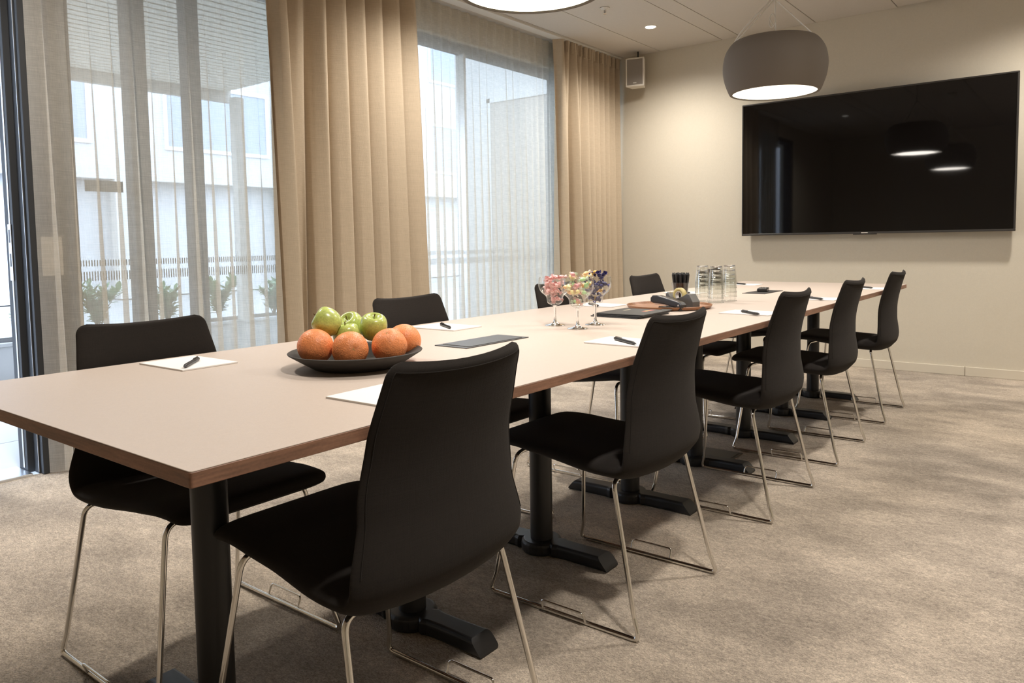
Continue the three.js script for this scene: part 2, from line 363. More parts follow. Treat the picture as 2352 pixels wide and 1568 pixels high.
// ---------------------------------------------------------------- outside: terrace, planter, canopy, buildings
{
  const g = structGroup('terrace', 'pale tiled terrace outside the windows');
  mesh('bed', box(-60, XO + 0.02, -0.2, -0.02, -40, 25), M.grout, g);
  const tg = [0, 1, 2].map((k) => rbox(-0.297, 0.297, -0.02, 0, -0.147, 0.147, 0.003, 1));
  for (let i = 0; i < 5; i++) for (let j = 0; j < 20; j++) {
    const m = mesh('tile', tg[0], M.tileOut, g); m.position.set(XO - 0.28 - i * 0.6, -0.0005 * rnd(), -5.3 + j * 0.3 + (i % 2) * 0.15);
  }
}
{
  const p = thing('planter_box', 'long white planter box along the terrace outside the window', 'planter', [-7.05, 0, -3.6]);
  mesh('box_wall', rbox(-0.24, 0.24, 0, 0.28, -3.2, 3.2, 0.006), M.render, p);
  const rim = [];
  rim.push(rbox(0.2, 0.26, 0.28, 0.31, -3.22, 3.22, 0.006), rbox(-0.26, -0.2, 0.28, 0.31, -3.22, 3.22, 0.006), rbox(-0.2, 0.2, 0.28, 0.31, 3.16, 3.22, 0.006), rbox(-0.2, 0.2, 0.28, 0.31, -3.22, -3.16, 0.006));
  mesh('rim', clean(rim), M.render, p);
  mesh('soil', box(-0.2, 0.2, 0.28, 0.3, -3.16, 3.16), M.soil, p);
  const leafShape = gridSurface(4, 2, (u, v) => { const w = 0.018 * Math.sin(Math.PI * Math.min(1, u * 0.96 + 0.03)) ** 0.8; return [(v - 0.5) * 2 * w, u * 0.1 - 0.02 * u * u, 0.012 * u * u + Math.abs(v - 0.5) * 0.008]; });
  const makeShrub = (h, n) => {
    const leaves = [], stems = [];
    for (let s = 0; s < 6; s++) {
      const a = rr(0, 6.28), top = V(Math.cos(a) * rr(0.05, 0.2), h * rr(0.7, 1), Math.sin(a) * rr(0.05, 0.28));
      stems.push(tubeThrough([V(0, 0, 0), V(top.x * 0.4, top.y * 0.55, top.z * 0.4), top], (t) => 0.006 * (1.2 - t), 5));
      for (let k = 0; k < n; k++) {
        const t = rr(0.25, 1.05), m = new THREE.Matrix4().compose(V(top.x * t * t, top.y * t, top.z * t * t), new THREE.Quaternion().setFromEuler(new THREE.Euler(rr(0.2, 1.5), rr(0, 6.28), rr(-0.4, 0.4), 'YXZ')), V(1, 1, 1).multiplyScalar(rr(0.7, 1.4)));
        leaves.push(leafShape.clone().applyMatrix4(m));
      }
    }
    return [clean(stems), clean(leaves)];
  };
  const kinds = [makeShrub(0.42, 60), makeShrub(0.36, 55)];
  for (let k = 0; k < 11; k++) {
    const z = -6.5 + k * 0.57 + rr(-0.06, 0.06);
    const s = thing('shrub', 'leafy green shrub growing in the long white planter outside', 'shrub', [-7.05, 0.298, z], rr(0, 6.28), 'shrubs in the white planter');
    mesh('stems', kinds[k % 2][0], M.stem, s); mesh('foliage', kinds[k % 2][1], M.leaf, s);
  }
}
{
  const c = thing('canopy', 'slatted timber canopy over the terrace outside the window', 'canopy', [0, 0, 0]);
  for (let k = 0; k < 28; k++) mesh('slat', rbox(-7.0 + k * 0.104, -7.0 + k * 0.104 + 0.08, 2.6, 2.63, -4.35, 0.6, 0.003, 1), M.canopy, c);
  mesh('deck', box(-7.05, XO, 2.63, 2.7, -4.4, 0.65), M.canopy, c);
  mesh('fascia', rbox(-7.1, -7.04, 2.5, 2.82, -4.42, 0.67, 0.004, 1), M.renderGrey, c);
  for (const z of [-4.3, 0.5]) mesh('post', rbox(-7.09, -6.99, 0.31, 2.5, z - 0.05, z + 0.05, 0.004, 1).translate(0.28, 0, 0), M.renderGrey, c);
}
{
  const s = thing('side_wing', 'pale wing of the building closing the terrace behind the far window', 'building', [0, 0, 0]);
  mesh('wall', box(-6.75, XO, 0, 4.4, -7.9, -7.5), M.wing, s);
  mesh('door_panel', rbox(-6.12, -4.45, 0.02, 2.79, -7.5, -7.46, 0.004, 1), M.wingDoor, s);
  mesh('door_frame', clean([rbox(-6.18, -6.12, 0, 2.85, -7.5, -7.45, 0.004, 1), rbox(-4.45, -4.39, 0, 2.85, -7.5, -7.45, 0.004, 1), rbox(-6.18, -4.39, 2.79, 2.85, -7.5, -7.45, 0.004, 1)]), M.wing, s);
}
{
  const b = thing('office_building', 'white office building across the street seen through the sheer curtain', 'building', [-16, 0, -9]);
  mesh('upper_wall', box(-4, 0, 2.75, 9, -16, 16), M.render, b);
  mesh('beam', rbox(-0.1, 0.12, 2.45, 2.75, -16, 16, 0.01, 1), M.renderGrey, b);
  mesh('ground_wall', box(-4, -0.35, 0, 2.75, -16, 16), M.render, b);
  for (let k = 0; k < 8; k++) mesh('column', rbox(-0.1, 0.16, 0, 2.45, -14.6 + k * 4, -14.25 + k * 4, 0.01, 1), M.renderGrey, b);
  for (let r = 0; r < 2; r++) for (let k = 0; k < 7; k++) {
    const w = new THREE.Group(); w.name = 'window'; b.add(w); w.position.set(0, 3.15 + r * 2.7, -13 + k * 4.1);
    mesh('frame', clean([rbox(-0.05, 0.04, 0, 1.5, -1.3, -1.22, 0.004, 1), rbox(-0.05, 0.04, 0, 1.5, 1.22, 1.3, 0.004, 1), rbox(-0.05, 0.04, 0, 0.08, -1.22, 1.22, 0.004, 1), rbox(-0.05, 0.04, 1.42, 1.5, -1.22, 1.22, 0.004, 1)]), M.white, w);
    mesh('pane', box(0.0, 0.015, 0.08, 1.42, -1.22, 1.22), M.farGlass, w);
  }
}

// ---------------------------------------------------------------- curtains
// cross-section from control points (z, depth); depth 1 is towards the room. Two sets are blended from top to bottom.
function curtainGeo(top, bottom, xBack, depth, yTop, yBot, rows, perSeg = 5, uvK = 1) {
  const mk = (set) => new THREE.CatmullRomCurve3(set.map(([z, d]) => V(d * depth, 0, z)), false, 'catmullrom', 0.35);
  const a = mk(top), b = mk(bottom), n = (top.length - 1) * perSeg;
  const len = b.getLength();
  return gridSurface(n, rows, (u, v) => {
    const p = a.getPoint(u), q = b.getPoint(u), t = Math.pow(v, 0.7), y = yTop + (yBot - yTop) * v;
    return [xBack + p.x + (q.x - p.x) * t, y, p.z + (q.z - p.z) * t];
  }, (u, v) => [u * len * uvK, (yTop + (yBot - yTop) * v) * uvK]);
}
function shingle(edges, gaps = []) {       // folds between consecutive edges (z decreasing); gaps: indexes of intervals that lie back
  const pts = [[edges[0], 0.75]];
  for (let i = 0; i < edges.length - 1; i++) {
    const a = edges[i], w = edges[i + 1] - a, s = Math.sign(w) * 0.006;
    if (gaps.includes(i)) pts.push([a + s * 0.3, 0.25], [a + w * 0.4, 0.05], [a + w * 0.8, 0.08], [a + w - s, 0.3]);
    else pts.push([a + w * 0.07, 0.14], [a + w * 0.3, 0.62], [a + w - s * 1.6, 0.98], [a + w + s * 0.7, 0.86], [a + w - s * 3, 0.28]);
  }
  return pts;
}
function evenFrom(pts, z0, z1, d0, d1) {   // the same number of points, gathered in even pleats
  const n = pts.length - 1, per = 5;
  return pts.map((_, i) => { const ph = (i % per) / per; return [z0 + (z1 - z0) * i / n, d0 + (d1 - d0) * (0.5 - 0.5 * Math.cos(ph * 2 * Math.PI))]; });
}
function header(z0, z1, n, x) {           // stitched pleats at the heading
  const g = [];
  for (let i = 0; i < n; i++) { const z = z0 + (z1 - z0) * (i + 0.5) / n; for (const k of [-0.006, 0.004]) g.push(rbox(x - 0.012, x + 0.014, 2.655, 2.752, z + k - 0.003, z + k + 0.003, 0.0025, 1)); }
  return clean(g);
}
{
  const e1 = [-2.585, -2.69, -2.79, -2.905, -3.08, -3.245, -3.38, -3.565, -3.74];
  const b1 = shingle(e1, [1]);
  const t1 = evenFrom(b1, -2.56, -3.7, 0.35, 0.85);
  const d1 = tag(mesh('drape', curtainGeo(t1, b1, -3.785, 0.17, 2.752, 0.015, 36), M.drape), 'beige pleated blackout drape hanging between the two sheer curtains', 'curtain', 'beige drapes at the window');
  d1.geometry.computeBoundingBox();
  const e2 = [-5.385, -5.49, -5.64, -5.72, -5.79, -5.86, -5.94, -6.03, -6.11, -6.18, -6.3, -6.4];
  const b2 = shingle(e2, [1, 3]);
  const t2 = evenFrom(b2, -5.385, -6.4, 0.35, 0.85);
  const d2 = new THREE.Group(); d2.name = numbered('drape'); scene.add(d2);
  tag(d2, 'beige pleated blackout drape hanging in the corner by the wall speaker', 'curtain', 'beige drapes at the window');
  mesh('cloth', curtainGeo(t2, b2, -3.785, 0.17, 2.752, 0.015, 36), M.drape, d2);
  mesh('pleat_heading', header(-5.47, -6.38, 13, -3.655), M.drape, d2);
}
function sheerPoints(z0, z1, n) {           // soft waves; some fold back over themselves
  const pts = [], w = (z1 - z0) / n, sg = Math.sign(w);
  for (let i = 0; i < n; i++) {
    const zc = z0 + w * i + w * rr(-0.18, 0.18), back = sg * (rnd() < 0.6 ? rr(0.006, 0.016) : rr(0.016, 0.034));
    pts.push([zc + w * 0.08, rr(0.1, 0.25)], [zc + w * 0.45, rr(0.5, 0.75)], [zc + w * 0.82 + back * 0.5, 1], [zc + w * 0.82 - back * 0.5, rr(0.35, 0.6)]);
  }
  pts.push([z1, 0.2]);
  return pts;
}
{
  const mk = (z0, z1, n, label) => {
    const b = sheerPoints(z0, z1, n), t = evenFrom(b, z0 - 0.02, z1, 0.3, 0.6);
    const g = new THREE.Group(); g.name = numbered('sheer_curtain'); scene.add(g); tag(g, label, 'curtain', 'sheer curtains at the window');
    mesh('cloth', curtainGeo(t, b, -3.815, 0.055, 2.752, 0.012, 30, 6), M.sheer, g);
    mesh('heading_tape', curtainGeo(evenFrom(b, z0 - 0.02, z1, 0.28, 0.62), evenFrom(b, z0 - 0.02, z1, 0.28, 0.62), -3.813, 0.055, 2.752, 2.66, 2, 6), M.sheer, g);
    return g;
  };
  const s1 = mk(-1.36, -2.66, 13, 'beige sheer curtain by the open terrace door');
  mk(-3.66, -5.6, 23, 'beige sheer curtain between the two heavy drapes');
  tag(mesh('wall_notice', rbox(-3.8375, -3.834, 0.92, 1.1, -1.5, -1.41, 0.001, 1), M.notice), 'small white notice on the window post behind the sheer curtain', 'notice');
}

// ---------------------------------------------------------------- ceiling fittings
const down = (() => {
  const g = new THREE.Group();
  mesh('trim_ring', lathe([[0.041, 0.0], [0.052, -0.004], [0.055, -0.001], [0.055, 0.006], [0.041, 0.006]], 36), M.white, g);
  mesh('lens', new THREE.CylinderGeometry(0.041, 0.041, 0.003, 36).translate(0, -0.0005, 0), M.downGlow, g);
  return g;
})();
const spots = [];
const sp = [[-2.945, -5.66, 'round recessed downlight in the ceiling nearest the corner speaker'], [-0.2, -5.66, 'recessed downlight near the right end of the television'],
  [-2.945, -3.4, 'recessed downlight above the left side chairs at mid table'], [-0.2, -3.4, 'recessed downlight over the walkway at mid table'],
  [-2.945, -1.1, 'recessed downlight above the left side chairs at the near end'], [-0.2, -1.1, 'recessed downlight over the walkway at the near end']];
for (const [x, z, label] of sp) {
  const g = down.clone(); g.name = numbered('downlight'); scene.add(g); g.position.set(x, CEIL, z); tag(g, label, 'downlight', 'recessed downlights');
  const l = new THREE.SpotLight(LAMP, SPOT_I, 0, 1.35, 1, 2); l.position.set(x, CEIL - 0.02, z); l.target.position.set(x, 0, z);
  l.castShadow = true; l.shadow.radius = 4; l.shadow.mapSize.set(1024, 1024); scene.add(l, l.target);
}
{
  const s = thing('sprinkler', 'small fire sprinkler head under the ceiling', 'sprinkler', [-2.966, CEIL, -4.976]);
  mesh('rosette', lathe([[0, 0], [0.036, 0], [0.034, -0.006], [0.012, -0.012], [0.01, -0.016], [0, -0.016]], 28), M.white, s);
  mesh('frame_arms', clean([wire([[0.009, -0.014, 0], [0.012, -0.028, 0], [0, -0.042, 0]], 0.002, 0.006, 6), wire([[-0.009, -0.014, 0], [-0.012, -0.028, 0], [0, -0.042, 0]], 0.002, 0.006, 6)]), M.chrome, s);
  mesh('bulb', lathe([[0, -0.016], [0.0028, -0.018], [0.0028, -0.036], [0, -0.038]], 10), M.plasticBlack, s);
  mesh('deflector', lathe([[0, -0.041], [0.014, -0.043], [0.014, -0.0445], [0, -0.0445]], 20), M.chrome, s);
}
function pendant(x, z, label) {
  const RIM = 1.85, p = thing('pendant_lamp', label, 'pendant lamp', [x, RIM, z], 0, 'pendant lamps over the table');
  const prof = [[0.232, 0], [0.242, 0.004], [0.256, 0.035], [0.271, 0.08], [0.279, 0.13], [0.277, 0.18], [0.266, 0.225], [0.245, 0.262], [0.226, 0.282], [0.214, 0.288]];
  const out = new THREE.SplineCurve(prof.map(([r, y]) => new THREE.Vector2(r, y))).getPoints(40).map((v) => [v.x, v.y]);
  const inner = out.map(([r, y]) => [r - 0.006, y]).reverse();
  mesh('shade', lathe([...out, ...inner, out[0]], 72), M.shade, p);
  mesh('diffuser', lathe([[0, 0.006], [0.2275, 0.006], [0.2275, 0.012], [0, 0.012]], 64), M.diffuser, p);
  mesh('reflector', lathe([[0.04, 0.24], [0.2, 0.235], [0.206, 0.229], [0.04, 0.229]], 48), M.shadeInner, p);
  const apex = V(0, 0.515, 0);
  for (const a of [2.34, 0.245, -1.85]) { const q = V(Math.cos(a) * 0.222, 0.282, Math.sin(a) * 0.222); mesh('suspension_wire', tubeThrough([q, apex], 0.0036, 8), M.cord, p); }
  const a = 2.44, q = V(Math.cos(a) * 0.225, 0.28, Math.sin(a) * 0.225);
  mesh('power_cord', new THREE.TubeGeometry(new THREE.CatmullRomCurve3([q, V(q.x * 0.86, 0.33, q.z * 0.86), V(q.x * 0.5, 0.42, q.z * 0.5), V(q.x * 0.1, 0.515, q.z * 0.1), V(0.004, 0.6, 0), V(0, 0.91, 0)]), 40, 0.005, 8), M.cord, p);
  const coil = [];
  for (let i = 0; i <= 60; i++) { const t = i / 60, b = t * Math.PI * 2 * 2.4; coil.push(V(-0.012 + Math.cos(b) * 0.028 * 0.8, 0.4 + Math.sin(b) * 0.036 - t * 0.004, Math.cos(b) * 0.018 + t * 0.012)); }
  coil.unshift(apex.clone()); coil.push(V(0.012, 0.34, 0.01));
  mesh('cord_coil', new THREE.TubeGeometry(new THREE.CatmullRomCurve3(coil), 140, 0.0022, 6), M.cord, p);
  mesh('ceiling_rose', lathe([[0, CEIL - RIM], [0.05, CEIL - RIM], [0.05, CEIL - RIM - 0.03], [0, CEIL - RIM - 0.034]], 32), M.white, p);
  mesh('carrier_wire', tubeThrough([apex, V(0, CEIL - RIM - 0.03, 0)], 0.002, 6), M.steel, p);
  for (let k = 0; k < 3; k++) {          // three turned squares fill the round diffuser
    const l = new THREE.RectAreaLight(LAMP, PENDANT_L, 0.32, 0.32); l.position.set(x, RIM + 0.0045 - k * 0.0008, z);
    l.rotation.set(-Math.PI / 2, 0, k * Math.PI / 6, 'YXZ'); scene.add(l);
  }
}
pendant(-1.487, -2.03, 'brown drum pendant lamp nearest the camera, cut by the picture edge');
pendant(-1.47, -4.3, 'brown drum pendant lamp hanging in front of the television');

// ---------------------------------------------------------------- television and speaker
{
  const t = thing('television', 'large wall mounted flat television with black screen', 'television', [-1.459, 1.616, ZB + 0.002]);
  const w = 0.981, h = 0.552, z1 = 0.095;
  mesh('housing', rbox(-w + 0.01, w - 0.01, -h + 0.01, h - 0.01, 0.045, 0.085, 0.006), M.plasticBlack, t);
  mesh('wall_bracket', rbox(-0.35, 0.35, -0.25, 0.25, 0, 0.046, 0.004), M.plasticBlack, t);
  mesh('bezel', clean([rbox(-w, w, h - 0.012, h, 0.06, z1, 0.003), rbox(-w, w, -h, -h + 0.016, 0.06, z1, 0.003), rbox(-w, -w + 0.012, -h + 0.016, h - 0.012, 0.06, z1, 0.003), rbox(w - 0.012, w, -h + 0.016, h - 0.012, 0.06, z1, 0.003)]), M.bezel, t);
  mesh('screen', gridSurface(60, 34, (u, v) => [-w + 0.012 + u * (2 * w - 0.024), -h + 0.016 + v * (2 * h - 0.028), 0.091], (u, v) => [u, v]), M.screen, t);
  mesh('logo_bump', rbox(-0.085, 0.085, -h - 0.007, -h + 0.002, 0.07, 0.092, 0.002), M.bezel, t);
  mesh('logo_mark', rbox(-0.024, 0.024, -h + 0.005, -h + 0.011, z1 - 0.001, z1 + 0.0004, 0.0003, 1), M.speakerBody, t);
}
{
  const s = thing('wall_speaker', 'small cream loudspeaker hung in the ceiling corner', 'speaker', [-3.42, 2.575, -6.3], 0.2);
  const sh = new THREE.Shape([[-0.082, 0.055], [0.082, 0.055], [0.06, -0.055], [-0.06, -0.055]].map(([x, y]) => new THREE.Vector2(x, y)));
  mesh('cabinet', metreUV(new THREE.ExtrudeGeometry(sh, { depth: 0.25, bevelEnabled: true, bevelSize: 0.004, bevelThickness: 0.004, bevelSegments: 2 }).rotateX(-Math.PI / 2).translate(0, -0.125, 0).scale(1, 1, -1).rotateX(0)), M.speakerBody, s);
  s.children[0].geometry.computeVertexNormals();
  mesh('grille', rbox(-0.073, 0.073, -0.114, 0.114, 0.055, 0.0625, 0.003), M.grille, s);
  mesh('badge', rbox(-0.016, 0.016, -0.102, -0.094, 0.062, 0.0635, 0.0006, 1), M.white, s);
  mesh('ceiling_stem', tubeThrough([V(0.01, 0.12, -0.01), V(0.01, CEIL - 2.575, -0.01)], 0.007, 10), M.plasticBlack, s);
}

// ---------------------------------------------------------------- table
const TH = 0.736, TX0 = -2.028, TX1 = -0.967, TXC = (TX0 + TX1) / 2;
const colGeo = new THREE.CylinderGeometry(0.0375, 0.0375, 1, 40);
const footGeo = (() => {
  const s = new THREE.Shape(), R = 0.064;
  const half = [];
  for (let i = 0; i <= 14; i++) { const a = Math.PI - i / 14 * Math.PI; half.push([Math.cos(a) * R * 0.95, Math.sin(a) * R]); }
  const top = [[-0.275, 0.031], [-0.13, 0.028], [-0.085, 0.03], [-0.07, 0.036], ...half.slice(2, -2), [0.07, 0.036], [0.085, 0.03], [0.13, 0.028], [0.275, 0.031]];
  const pts = [...top, ...top.slice().reverse().map(([x, y]) => [x, -y])].map(([x, y]) => new THREE.Vector2(x, y));
  s.setFromPoints(pts);
  const g = new THREE.ExtrudeGeometry(s, { depth: 0.016, bevelEnabled: true, bevelOffset: -0.005, bevelSize: 0.012, bevelThickness: 0.014, bevelSegments: 5, curveSegments: 12 }).rotateX(-Math.PI / 2).translate(0, 0.014, 0);
  const p = g.attributes.position;      // sloping toe
  for (let i = 0; i < p.count; i++) { const x = p.getX(i), y = p.getY(i), over = Math.abs(x) - 0.232; if (over > 0) p.setX(i, Math.sign(x) * (0.232 + over * (1 - 0.78 * y / 0.044))); }
  g.computeVertexNormals();
  return g;
})();
function roundedSlab(x0, x1, z0, z1, y0, y1, radii, inset = 0) {     // radii: [x0z0, x1z0, x1z1, x0z1] in plan
  const s = new THREE.Shape(), [a, b, c, d] = radii;
  s.moveTo(x0 + a, -z0); s.lineTo(x1 - b, -z0); s.quadraticCurveTo(x1, -z0, x1, -(z0 + b)); s.lineTo(x1, -(z1 - c)); s.quadraticCurveTo(x1, -z1, x1 - c, -z1);
  s.lineTo(x0 + d, -z1); s.quadraticCurveTo(x0, -z1, x0, -(z1 - d)); s.lineTo(x0, -(z0 + a)); s.quadraticCurveTo(x0, -z0, x0 + a, -z0);
  const h = y1 - y0, bv = Math.min(0.001, h * 0.3);
  return metreUV(new THREE.ExtrudeGeometry(s, { depth: h - 2 * bv, bevelEnabled: true, bevelThickness: bv, bevelSize: bv, bevelOffset: -bv, bevelSegments: 1, curveSegments: 6 }).rotateX(-Math.PI / 2).translate(0, y0 + bv, 0));
}
function table(z0, z1, cols, hatch, rad, label) {                     // z0 far, z1 near
  const zc = (z0 + z1) / 2, t = thing('conference_table', label, 'table', [TXC, 0, zc], 0, 'conference tables joined end to end');
  const hw = (TX1 - TX0) / 2, a = z0 - zc, b = z1 - zc;
  mesh('edge_band', roundedSlab(-hw, hw, a, b, TH - 0.024, TH - 0.0016, rad), M.veneer, t);
  mesh('tabletop', roundedSlab(-hw + 0.0006, hw - 0.0006, a + 0.0006, b - 0.0006, TH - 0.0016, TH, rad), M.laminate, t);
  for (const z of cols) {
    const leg = new THREE.Group(); leg.name = 'pedestal_leg'; t.add(leg); leg.position.set(-1.468 - TXC, 0, z - zc);
    mesh('column', colGeo.clone().scale(1, TH - 0.024 - 0.03, 1).translate(0, 0.03 + (TH - 0.054) / 2, 0), M.blackPaint, leg);
    mesh('foot', footGeo, M.blackPaint, leg);
    mesh('top_bracket', rbox(-0.36, 0.36, TH - 0.05, TH - 0.0242, -0.03, 0.03, 0.004), M.blackPaint, leg);
  }
  const [hx, hz] = hatch, h = new THREE.Group(); h.name = 'cable_hatch'; t.add(h); h.position.set(hx - TXC, TH, hz - zc);
  mesh('hatch_rim', rbox(-0.064, 0.064, 0.0001, 0.0026, -0.15, 0.15, 0.001, 1), M.hatch, h);
  mesh('hatch_flap', rbox(-0.052, 0.056, 0.0022, 0.0042, -0.125, 0.128, 0.001, 1), M.hatch, h);
  return t;
}
const COL0 = -0.8025, COLS = (k) => COL0 - 0.61 * k;
const SEAM = -2.935;
table(SEAM + 0.0008, -0.522, [-0.832, COLS(1), COLS(2), COLS(3)], [-1.497, -1.77], [0.002, 0.002, 0.006, 0.006], 'near conference table with the fruit plate on it');
table(-5.312, SEAM - 0.0008, [4, 5, 6, 7].map(COLS), [-1.506, -4.24], [0.006, 0.006, 0.002, 0.002], 'far conference table with the drinking glasses on it');

// ---------------------------------------------------------------- chairs (local: +z forward from the rear of the sled, x sideways)
const chairParts = (() => {
  const mid = [[0.54, 0.437], [0.52, 0.447], [0.45, 0.451], [0.38, 0.446], [0.28, 0.438], [0.18, 0.431], [0.115, 0.429], [0.086, 0.4315], [0.069, 0.442], [0.0625, 0.462], [0.063, 0.5], [0.067, 0.57], [0.066, 0.64], [0.056, 0.7], [0.039, 0.76], [0.02, 0.82], [0.011, 0.845]];
  const curve = new THREE.CatmullRomCurve3(mid.map(([s, y]) => V(0, y, s)), false, 'centripetal');
  const L = curve.getLength(), N = 92, K = 40;
  const ip = (x, T) => { let i = 0; while (i < T.length - 2 && x > T[i + 1][0]) i++; const [a, b] = [T[i], T[i + 1]], t = Math.max(0, Math.min(1, (x - a[0]) / (b[0] - a[0]))), s = t * t * (3 - 2 * t); return a[1] + (b[1] - a[1]) * s; };
  // arc length along the shell -> half-width, half-thickness, sideways curve (edges forward)
  const half = [[0, 0.207], [0.2, 0.215], [0.4, 0.232], [0.5, 0.232], [0.62, 0.208], [0.74, 0.195], [L, 0.179]];
  const thick = [[0, 0.02], [0.06, 0.019], [0.36, 0.027], [0.44, 0.026], [0.5, 0.017], [0.62, 0.0115], [L, 0.0105]];
  const bowl = [[0, 0.0], [0.2, 0.008], [0.42, 0.012], [0.5, 0.03], [0.65, 0.034], [L, 0.026]];
  const st = [];
  for (let i = 0; i <= N; i++) { const e = i / N; st.push(L * (0.5 - 0.5 * Math.cos(Math.PI * e)) * 0.55 + L * e * 0.45); }
  const at = st.map((s) => { const u = s / L, p = curve.getPointAt(Math.min(1, u)), t = curve.getTangentAt(Math.min(1, u)); return { s, p, n: V(0, t.z, -t.y).multiplyScalar(-1) }; });
  const widthAt = (s) => { let w = ip(s, half); const r0 = 0.036, r1 = 0.03; if (s < r0) w -= r0 - Math.sqrt(Math.max(0, r0 * r0 - (r0 - s) ** 2)); const e = L - s; if (e < r1) w -= r1 - Math.sqrt(Math.max(0, r1 * r1 - (r1 - e) ** 2)); return w; };
  const thickAt = (s) => { let h = ip(s, thick); for (const [d, r] of [[s, 0.02], [L - s, 0.012]]) if (d < r) h *= Math.sqrt(Math.max(0.0004, 1 - (1 - d / r) ** 2)); return h; };
  const pointOn = (i, u, side, off = 0) => {   // side +1 = sitter's side
    const { s, p, n } = at[i], w = widthAt(s), h = thickAt(s), q = Math.pow(Math.max(0, 1 - Math.pow(Math.abs(u), 7)), 0.5);
    const k = side * (h * q + off) + ip(s, bowl) * (u * u - 1) ;
    return [u * w, p.y + n.y * k, p.z + n.z * k];
  };
  const U = (k) => { const a = k / K * Math.PI * 2; return [Math.sign(Math.cos(a)) * Math.pow(Math.abs(Math.cos(a)), 0.75), Math.sin(a) >= 0 ? 1 : -1]; };
  let g = gridSurface(N, K, (u, v, i, j) => { const [x, sd] = U(j % K); return pointOn(i, x, sd); }, (u, v, i, j) => [U(j % K)[0] * 0.22, at[i].s]);
  // weld the seam of the loop for smooth normals
  { const n = g.attributes.normal, s = K + 1; for (let i = 0; i <= N; i++) { const a = i * s, b = a + K, m = V(n.getX(a) + n.getX(b), n.getY(a) + n.getY(b), n.getZ(a) + n.getZ(b)).normalize(); n.setXYZ(a, m.x, m.y, m.z); n.setXYZ(b, m.x, m.y, m.z); } }
  const cut = at.findIndex((q) => q.s > 0.47);
  const seat = subset(g, (t) => Math.floor(t / (2 * K)) < cut), back = subset(g, (t) => Math.floor(t / (2 * K)) >= cut);
  // stitched seam round the outer face of the back
  const seam = [];
  const top = at.findIndex((q) => q.s > L - 0.016);
  for (let i = cut + 4; i < top; i++) seam.push(V(...pointOn(i, -0.95, -1, 0.0002)));
  for (let k = 0; k <= 20; k++) seam.push(V(...pointOn(top, -0.95 + 1.9 * k / 20, -1, 0.0002)));
  for (let i = top - 1; i >= cut + 4; i--) seam.push(V(...pointOn(i, 0.95, -1, 0.0002)));
  const r = 0.0066, F = 0.0068;
  const legs = [];
  for (const sx of [-1, 1]) {
    legs.push(wire([[0.0, 0.418, 0.43], [sx * 0.186, 0.418, 0.45], [sx * 0.24, 0.06, 0.49]], r, 0.035));           // front
    legs.push(wire([[0.0, 0.402, 0.122], [sx * 0.213, 0.4, 0.104], [sx * 0.243, 0.06, 0.0265]], r, 0.028));         // rear
  }
  const runners = [-1, 1].map((sx) => wire([[sx * 0.24, 0.06, 0.49], [sx * 0.25, F, 0.507], [sx * 0.25, F, 0.008], [sx * 0.243, 0.06, 0.0265]], r, 0.022));
  const links = [-1, 1].map((sx) => wire([[sx * 0.254, 0.008, 0.17], [sx * 0.266, 0.038, 0.17], [sx * 0.266, 0.038, 0.31], [sx * 0.254, 0.008, 0.31]], 0.0032, 0.012, 8));
  const glides = [];
  for (const sx of [-1, 1]) for (const z of [0.06, 0.45]) glides.push(rbox(sx * 0.25 - 0.0075, sx * 0.25 + 0.0075, 0.0002, 0.0075, z - 0.028, z + 0.028, 0.002, 1));
  return { seat, back, seam: tubeThrough(seam, 0.0012, 6), legs, runners, links, glides };
})();
function makeChair(label, pos, turn, group) {
  const c = thing('conference_chair', label, 'chair', pos, turn, group), q = chairParts;
  mesh('seat', q.seat, M.fabric, c); mesh('backrest', q.back, M.fabric, c);
  mesh('seam', q.seam, M.fabric, c);
  for (const g of q.legs) mesh('leg', g, M.chrome, c);
  for (const g of q.runners) mesh('runner', g, M.chrome, c);
  for (const g of q.links) mesh('linking_bracket', g, M.chrome, c);
  for (const g of q.glides) mesh('glide', g, M.clear, c);
  return c;
}
const GR = 'black upholstered conference chairs';
const chair = makeChair('black upholstered chair nearest the camera on the walkway side', [-0.902, 0, -1.018], -Math.PI / 2, GR);
for (const [z, l] of [[-1.93, 'second black chair from the camera on the walkway side'], [-2.945, 'third and middle black chair on the walkway side'], [-3.81, 'fourth black chair from the camera on the walkway side'], [-4.77, 'black chair on the walkway side nearest the television']]) copy(chair, l, [-0.904, 0, z], -Math.PI / 2);
for (const [z, l] of [[-1.01, 'black chair on the window side nearest the open door'], [-2.015, 'black chair on the window side in front of the middle drape'], [-3.01, 'black chair on the window side behind the stemmed candy glasses'], [-3.91, 'black chair on the window side behind the pen cup'], [-4.83, 'black chair on the window side behind the stacked tumblers']]) copy(chair, l, [-2.092, 0, z], Math.PI / 2);

// ---------------------------------------------------------------- floor box
{
  const b = thing('floor_box', 'dark floor outlet box lid set in the carpet under the table', 'floor box', [-1.453, 0, -3.45]);
  mesh('frame', rbox(-0.11, 0.11, 0.0, 0.004, -0.07, 0.07, 0.0015, 1), M.floorBox, b);
  mesh('lid', rbox(-0.098, 0.098, 0.0035, 0.006, -0.058, 0.058, 0.001, 1), M.floorBox, b);
}

